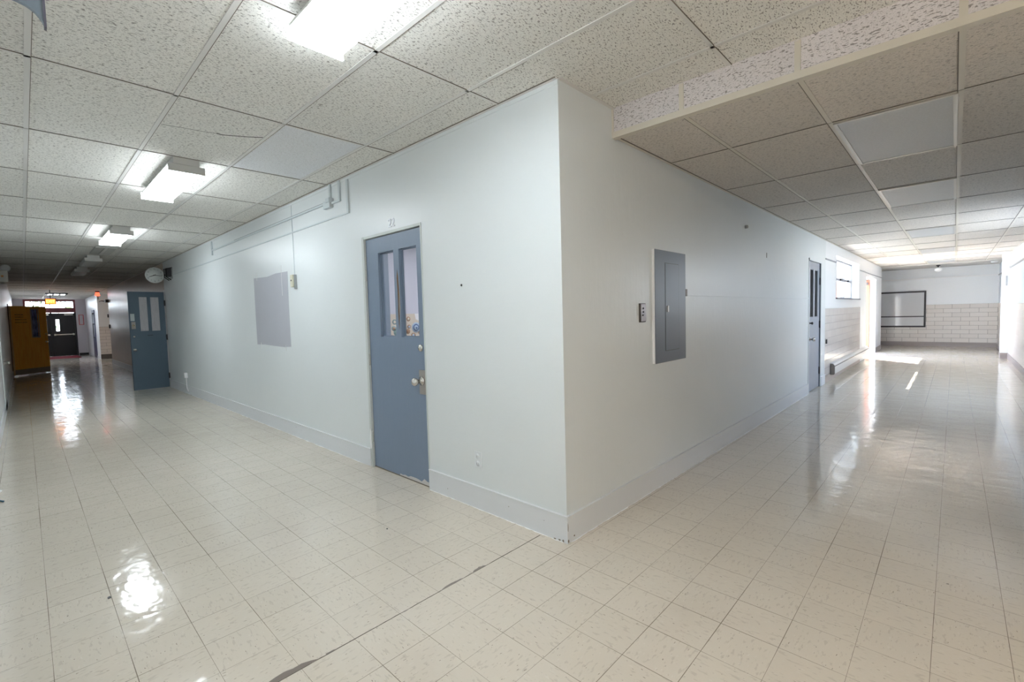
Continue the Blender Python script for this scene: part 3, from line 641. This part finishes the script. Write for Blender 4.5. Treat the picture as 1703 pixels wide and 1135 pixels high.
# ------------------------------------------------------------------ clock and mount
f=empty('wall_clock',(-10.5,-.235,2.43)); tag(f,'round white wall clock hanging beside the wall above the open slate door','clock')
MB().lathe((-.03,0,0),(1,0,0),[(-.05,0),(-.05,.13),(-.02,.155),(.02,.165),(.035,.160),(.033,.152),(.029,.150)],40).build('rim',mat('white_rim',(.74,.76,.75),.35),f)
MB().lathe((0,0,0),(1,0,0),[(-.02,.150),(.0,.150),(.0,0)],40).build('dial',mat('clock_dial',(.72,.76,.74),.4),f)
def hand(a,l,wd,nm):
    a=math.radians(a); dy,dz=math.sin(a),math.cos(a); n_=(dz,-dy)
    MB().prism([(.003,-.02*dy-wd*n_[0],-.02*dz-wd*n_[1]),(.003,l*dy-wd*.5*n_[0],l*dz-wd*.5*n_[1]),(.003,l*dy+wd*.5*n_[0],l*dz+wd*.5*n_[1]),(.003,-.02*dy+wd*n_[0],-.02*dz+wd*n_[1])],(.002,0,0)).build(nm,BLACK,f)
hand(-112,.10,.008,'hour_hand'); hand(96,.125,.005,'minute_hand')
for i in range(12):
    a=math.radians(30*i); o=text_obj('numeral',str(12 if i==0 else i),.036,mat('clock_ink',(.16,.20,.19),.5) if i==0 else bpy.data.materials['clock_ink'],f,(.0015,.125*math.sin(a),.125*math.cos(a)),(math.pi/2,0,math.pi/2),.0005)
MB().tube([(-.07,0,.0),(-.09,.12,.02),(-.09,.235,.02)],.014).build('mounting_arm',DARK,f)
f=empty('wall_bracket',(-10.18,0,2.46)); tag(f,'dark metal cage bracket on the wall right of the clock','bracket')
bx(-.10,.10,-.012,0,-.12,.12,.002).build('backplate',mat('grey_plate',(.38,.40,.40),.5),f)
b=MB(); b.box(-.07,.07,-.10,-.012,-.08,.09,.01); b.build('motor',DARK,f)
for xx in (-.09,.09): MB().tube([(xx,-.012,.10),(xx,-.11,.08),(xx,-.11,-.09),(xx,-.03,-.15)],.010).build('cage_bar',BLACK,f)

# ------------------------------------------------------------------ conduits, thermostat, patch, outlets on the long wall
PIPE=mat('painted_raceway',(.60,.66,.68),.4); DL=mat('raceway_gap',(.15,.16,.17),.7)
b=MB(); b.box(-7.12,-2.98,-.016,-.0005,2.565,2.585); tag_=b.build('wire_raceway',PIPE); tag(tag_,'painted wire raceway running along the wall top from the junction box','raceway')
bx(-5.95,-2.99,-.012,-.0005,2.585,2.591).build('shadow_slot',DL,tag_)
bx(-3.863,-3.857,-.006,-.0005,2.585,HC-.03).build('wire',PIPE,tag_); bx(-7.12,-7.08,-.02,-.0005,2.50,HC-.03).build('drop',PIPE,tag_)
o=tag(bx(-10.9,-2.52,-.010,-.0005,2.405,2.418).build('wire_raceway',PIPE),'thin lower wire raceway turning up to the ceiling beside the door','raceway'); bx(-2.535,-2.50,-.016,-.0005,2.405,HC-.03).build('drop',PIPE,o); bx(-3.863,-3.857,-.006,-.0005,2.418,2.565).build('wire',PIPE,o)
f=empty('junction_box',(-2.88,0,2.55)); tag(f,'painted junction box with two vertical conduits under the ceiling','junction box')
bx(-.10,.05,-.04,0,-.035,.035,.004).build('box',PIPE,f); bx(-.02,.06,-.05,-.0,.015,.055,.004).build('connector',PIPE,f)
bx(.0,.03,-.02,0,.035,HC-.006-2.55).build('conduit',PIPE,f)
b=MB(); b.box(.19,.22,-.018,0,.01,HC-.006-2.55); b.box(.05,.22,-.018,0,-.005,.015); b.build('conduit',PIPE,f)
f=empty('thermostat',(-3.86,0,1.86)); tag(f,'small cream thermostat with its shaded side painted grey, right of the grey wall patch','thermostat')
CRM=mat('cream_plastic',(.66,.64,.50),.4)
bx(-.035,.035,-.045,0,-.075,.065,.004).build('case',CRM,f); bx(.0355,.050,-.03,0,-.10,.065,.002).build('side_shade',mat('side_shade_grey',(.34,.37,.38),.5),f)  # grey slab paints in the shaded right side of the case
MB().lathe((0.0,-.045,.0),(0,-1,0),[(0,.010),(.006,.008),(.006,0)],12).build('dial',BLACK,f)
bx(-.003,.003,-.006,0,.065,2.40-1.86).build('wire',PIPE,f)
o=empty('paint_patch',(-5.24,-.0005,1.085)); tag(o,'grey unpainted rectangle on the wall where a board once hung','wall patch')
b=MB(); b.prism([(0,0,0),(.30,0,.006),(.6,0,-.004),(.95,0,-.01),(1.16,0,0),(1.155,0,.5),(1.17,0,.90),(.8,0,.905),(.5,0,.885),(.2,0,.895),(0,0,.90),(-.006,0,.4)],(0,-.0012,0))
b.build('patch',paint('bare_grey_wall',(.455,.465,.51),.5),o)
for x,z0,z1 in ((.12,.86,.97),(.98,.62,.99),(.15,-.05,.03),(1.0,-.06,.02)): bx(x,x+.006,-.004,0,z0,z1).build('adhesive_strip',WHITEP,o)
def outlet(name,loc,label,mt):
    f=empty(name,loc); tag(f,label,'outlet')
    bx(-.038,.038,-.006,0,-.06,.06,.002).build('cover_plate',mt,f)
    for z in (-.026,.026):
        b=MB(); b.lathe((0,-.006,z),(0,-1,0),[(0,.019),(.003,.018),(.003,0)],16); rr=b.build('receptacle',mt,f)
        b=MB(); b.box(-.008,-.005,-.0095,-.0088,z-.006,z+.006); b.box(.005,.008,-.0095,-.0088,z-.006,z+.006); b.build('slot',mat('slot_grey',(.35,.37,.38),.6) if 'slot_grey' not in bpy.data.materials else bpy.data.materials['slot_grey'],rr)
outlet('wall_outlet',(-.785,0,.36),'painted over duplex outlet low on the wall between door and corner',paint('outlet_paint',(.74,.78,.80),.35))
f=empty('wall_outlet',(-9.42,0,.36)); tag(f,'small white plug box with a cable dropping to the baseboard','outlet')
b=MB(); b.prism([(-.05,0,-.04),(.05,0,-.04),(.03,0,.06),(-.03,0,.06)],(0,-.05,0)); b.build('box',WHITEP,f)
MB().tube([(.02,-.02,-.04),(.03,-.02,-.15),(.04,-.022,-.24),(.14,-.022,-.30)],.010).build('cable',WHITEP,f)
tag(MB().lathe((-.91,0,1.62),(0,-1,0),[(0,.009),(.004,.007),(.004,0)],10).build('wall_hole',BLACK),'small dark screw hole in the wall right of the blue door','screw hole')

# ------------------------------------------------------------------ electrical panel and key switch on the side hall wall
f=empty('electrical_panel',(0,1.13,.985)); tag(f,'tall grey electrical panel set on the wall with a white edge','electrical panel')
bx(0,.018,0,.56,0,.885).build('box',WHITEP,f)
bx(.018,.022,.004,.56,.002,.883,.001).build('cover',PANEL,f)
b=MB(); y0,y1,z0,z1=.17,.42,.09,.785; e=.0035
b.box(.022,.0225,y0,y0+e*2,z0,z1); b.box(.022,.0225,y1,y1+e,z0,z1); b.box(.022,.0225,y0,y1,z0,z0+e); b.box(.022,.0225,y0,y1,z1,z1+e); b.build('seam',BLACK,f)
o=bx(.0225,.0245,y0+.008,y1-.002,z0+.006,z1-.003,.001).build('panel_door',PANEL,f)
bx(.0245,.032,.20,.222,.40,.45,.002).build('latch',STEEL,f)
f=empty('key_switch',(0,.96,1.385)); tag(f,'small steel switch plate left of the grey electrical panel','switch')
bx(0,.012,-.042,.042,-.07,.07,.001).build('back_box',mat('dark_back_box',(.09,.075,.065),.5),f)  # dark box slightly larger than the cover plate
bx(.012,.015,-.034,.040,-.062,.064).build('cover_plate',mat('worn_steel',(.36,.32,.31),.35,.6),f)
for y,z in ((.0,.033),(.0,.006),(-.008,-.018)): MB().lathe((.015,y,z),(1,0,0),[(0,.007),(.004,.006),(.004,0)],10).build('screw',DARK,f)
tag(bx(0,.02,1.705,1.735,1.515,1.575,.002).build('wall_clip',mat('clip',(.25,.23,.22),.5)),'tiny metal clip at the right edge of the electrical panel','clip')
tag(MB().lathe((0,3.32,2.29),(1,0,0),[(0,.02),(.025,.018),(.03,.008),(.03,0)],10).build('wall_hook',mat('hookm',(.35,.35,.33),.5)),'small painted hook high on the side hall wall','hook')
tag(bx(0,.004,4.11,4.122,2.01,2.07).build('wall_slot',GAP),'small dark slot mark on the side hall wall before the door','mark')

# ------------------------------------------------------------------ curved bracket hanging from the ceiling, litter
f=empty('curved_bracket',(-.62,-2.09,HC-.004)); tag(f,'slate grey curved metal sheet hanging from the ceiling, top left corner','bracket')
b=MB(); pr=[(0,0,0)]+[(0,0,-.31)]
pr=[(0,0,0),(0,0,-.306),(0,-.007,-.290),(0,-.014,-.278),(0,-.022,-.268),(0,-.032,-.260),(0,-.045,-.253),(0,-.065,-.248),(0,-.10,-.242),(0,-.2,-.235),(0,-.2,0)]; b.prism(pr,(-.02,0,0)); b.build('sheet',mat('slate_metal',(.20,.25,.30),.35),f)
b=MB(); b.box(-.024,.004,-.002,.0045,-.312,0); b.build('edge_strip',mat('slate_edge',(.13,.13,.17),.4),f)
tag(MB().prism([(-4.35,-2.46,.0),(-4.24,-2.41,.0),(-4.12,-2.435,.0),(-4.2,-2.47,.0)],(0,0,.004)).build('paper_scrap',WHITEP),'white paper scrap on the floor by the left wall','paper')
tag(MB().tube([(-3.96,-2.46,.006),(-3.9,-2.42,.006),(-3.84,-2.395,.006)],.006).build('plastic_strip',mat('blue_plastic',(.03,.10,.16),.4)),'short dark blue plastic strip on the floor by the left wall','plastic strip')
for i,(x,y,s_,l_) in enumerate(((-1.02,-.62,.012,'dark crumb lying on the floor left of the long floor crack'),(-1.44,-1.98,.02,'dark scuffed crumb on the floor at lower left'))):
    n=8; tag(MB().prism([(x+s_*math.cos(6.283*j/n)*random.uniform(.4,1),y+.5*s_*math.sin(6.283*j/n)*random.uniform(.5,1),.0) for j in range(n)],(0,0,.003)).build('floor_crumb',BLACK),l_,'debris')

# ------------------------------------------------------------------ classroom behind door_1
CW=mat('lilac_room_paint',(.62,.62,.72),.6)
b=MB(); b.box(-6.15,-6,.16,6.4,-.05,2.9); b.box(-6,-.16,6.3,6.4,-.05,2.9); b.box(-6.15,-.43,7.58,7.7,-.05,2.9); b.box(-6.15,-6,6.4,7.58,-.05,2.9); struct('wall_classroom',b,CW,'lilac classroom wall seen through the blue door panes','wall')
b=MB(); b.box(-6,-.16,.16,7.6,-.1,0); struct('floor',b,mat('classroom_floor',(.45,.42,.38),.5),'classroom floor behind the blue door','floor')
b=MB(); b.box(-6.15,-.16,.16,7.72,2.9,3.0); struct('ceiling',b,mat('classroom_ceiling',(.8,.8,.8),.8),'classroom ceiling behind the blue door','ceiling')
b=MB(); b.box(-6,-5.9,2.05,2.50,0,2.9); struct('trim_17',b,BLUE,'blue painted panel edge on the classroom wall','trim')
f=empty('wall_mural',(-6,2.50,.7)); tag(f,'cream board with teal and brown circles seen through the blue door','mural')
bx(0,.012,0,1.9,0,.77).build('board',mat('cream_board',(.70,.60,.50),.6),f)
TEAL=mat('teal_disc',(.22,.36,.36),.6); BRN=mat('brown_disc',(.40,.22,.12),.6); NAV=mat('blue_disc',(.06,.12,.32),.6); PAL=mat('pale_blue_disc',(.42,.55,.72),.6); CRD=mat('cream_disc',(.78,.68,.55),.6); WHD=mat('white_disc',(.85,.83,.86),.6)
def disc(y,z,r0,m,h): MB().lathe((.012,y,z),(1,0,0),[(0,r0),(h,r0),(h,0)],20).build('disc',m,f)
disc(.62,.50,.10,PAL,.003); disc(.62,.50,.07,NAV,.005); disc(.62,.50,.045,PAL,.007); disc(.63,.49,.022,NAV,.009)
for (y,z,r0,m1,m2) in ((.45,.67,.045,BRN,CRD),(.46,.52,.04,BRN,PAL),(.14,.62,.05,TEAL,CRD),(.12,.50,.05,TEAL,BRN),(.06,.30,.08,BRN,CRD),(.17,.42,.06,TEAL,TEAL),(.35,.30,.06,TEAL,CRD),(.55,.35,.05,BRN,PAL),(.43,.43,.05,BRN,BRN),(.80,.30,.10,TEAL,TEAL),(.60,.24,.06,CRD,BRN),(.70,.40,.03,BRN,CRD),(.28,.17,.05,BRN,PAL),(.45,.12,.06,TEAL,CRD),(.36,.60,.025,TEAL,TEAL)):
    disc(y,z,r0,m1,.003); disc(y,z,r0*.55,m2,.005)
b=MB(); b.prism([(.012,.60,.77),(.012,.62,.66),(.012,.72,.62),(.012,.80,.50),(.012,.86,.46),(.012,1.1,.5),(.012,1.1,.77)],(.003,0,0)); b.build('white_cloud',WHD,f)
for (x,y) in ((-4.2,3.2),(-2.2,3.2)):  # lamps added out of view to light the room behind the panes
    f=empty('ceiling_light',(x,y,2.9)); tag(f,'added unseen fill light in the classroom behind the blue door','ceiling light','added classroom fill lights')
    bx(-.6,.6,-.15,.15,-.04,0).build('housing',CAP,f); bx(-.58,.58,-.13,.13,-.07,-.04).build('diffuser',FILL_ROOM,f)

# ------------------------------------------------------------------ outside
b=MB(); b.box(-28,-.43,7.72,40,-.2,-.1); b.box(-60,-29.75,-25,25,-.2,-.1); b.box(-60,60,-25,60,-.35,-.2)
struct('ground',b,mat('pale_concrete',(.55,.53,.49),.9),'pale concrete ground outside the doors','ground')
b=MB(); b.box(-28,-.43,7.70,7.72,-.1,2.9); struct('wall_outside',b,P_WALL,'outer wall of the classroom','wall')
LEAF=mat('leaf_green',(.10,.16,.05),.7); BARK=mat('bark',(.12,.09,.07),.9)
f=empty('tree',(-44,-3.0,-.1)); tag(f,'leafy tree outside seen through the transom window','tree')
MB().lathe((0,0,0),(0,0,1),[(0,.25),(1.5,.18),(5,.12)],12).build('trunk',BARK,f)
b=MB()
for i in range(900):
    c_=Vector((random.gauss(0,1.3),random.gauss(0,2.2),random.gauss(6,1.5))); s_=random.uniform(.12,.28)
    d1=Vector((random.gauss(0,1),random.gauss(0,1),random.gauss(0,1))).normalized()*s_; d2=d1.orthogonal().normalized()*s_*.5
    b.bm.faces.new([b.bm.verts.new(c_+q) for q in (d1,d2,-d1,-d2)])
b.build('foliage',LEAF,f)

# daylight portals at the openings (sampling aid only)
def portal(loc,rot,sx_,sy_):
    l=bpy.data.lights.new('portal','AREA'); l.shape='RECTANGLE'; l.size=sx_; l.size_y=sy_; l.cycles.is_portal=True
    o=bpy.data.objects.new('portal',l); C.objects.link(o); o.location=loc; o.rotation_euler=rot
portal((2.82,7.45,1.85),(0,math.pi/2,0),1.0,2.3); portal((-.44,10.24,1.97),(0,-math.pi/2,0),.84,3.0); portal((-.44,14.05,1.08),(0,-math.pi/2,0),2.16,2.06); portal((-29.8,-1.26,2.47),(0,-math.pi/2,0),.4,1.7)
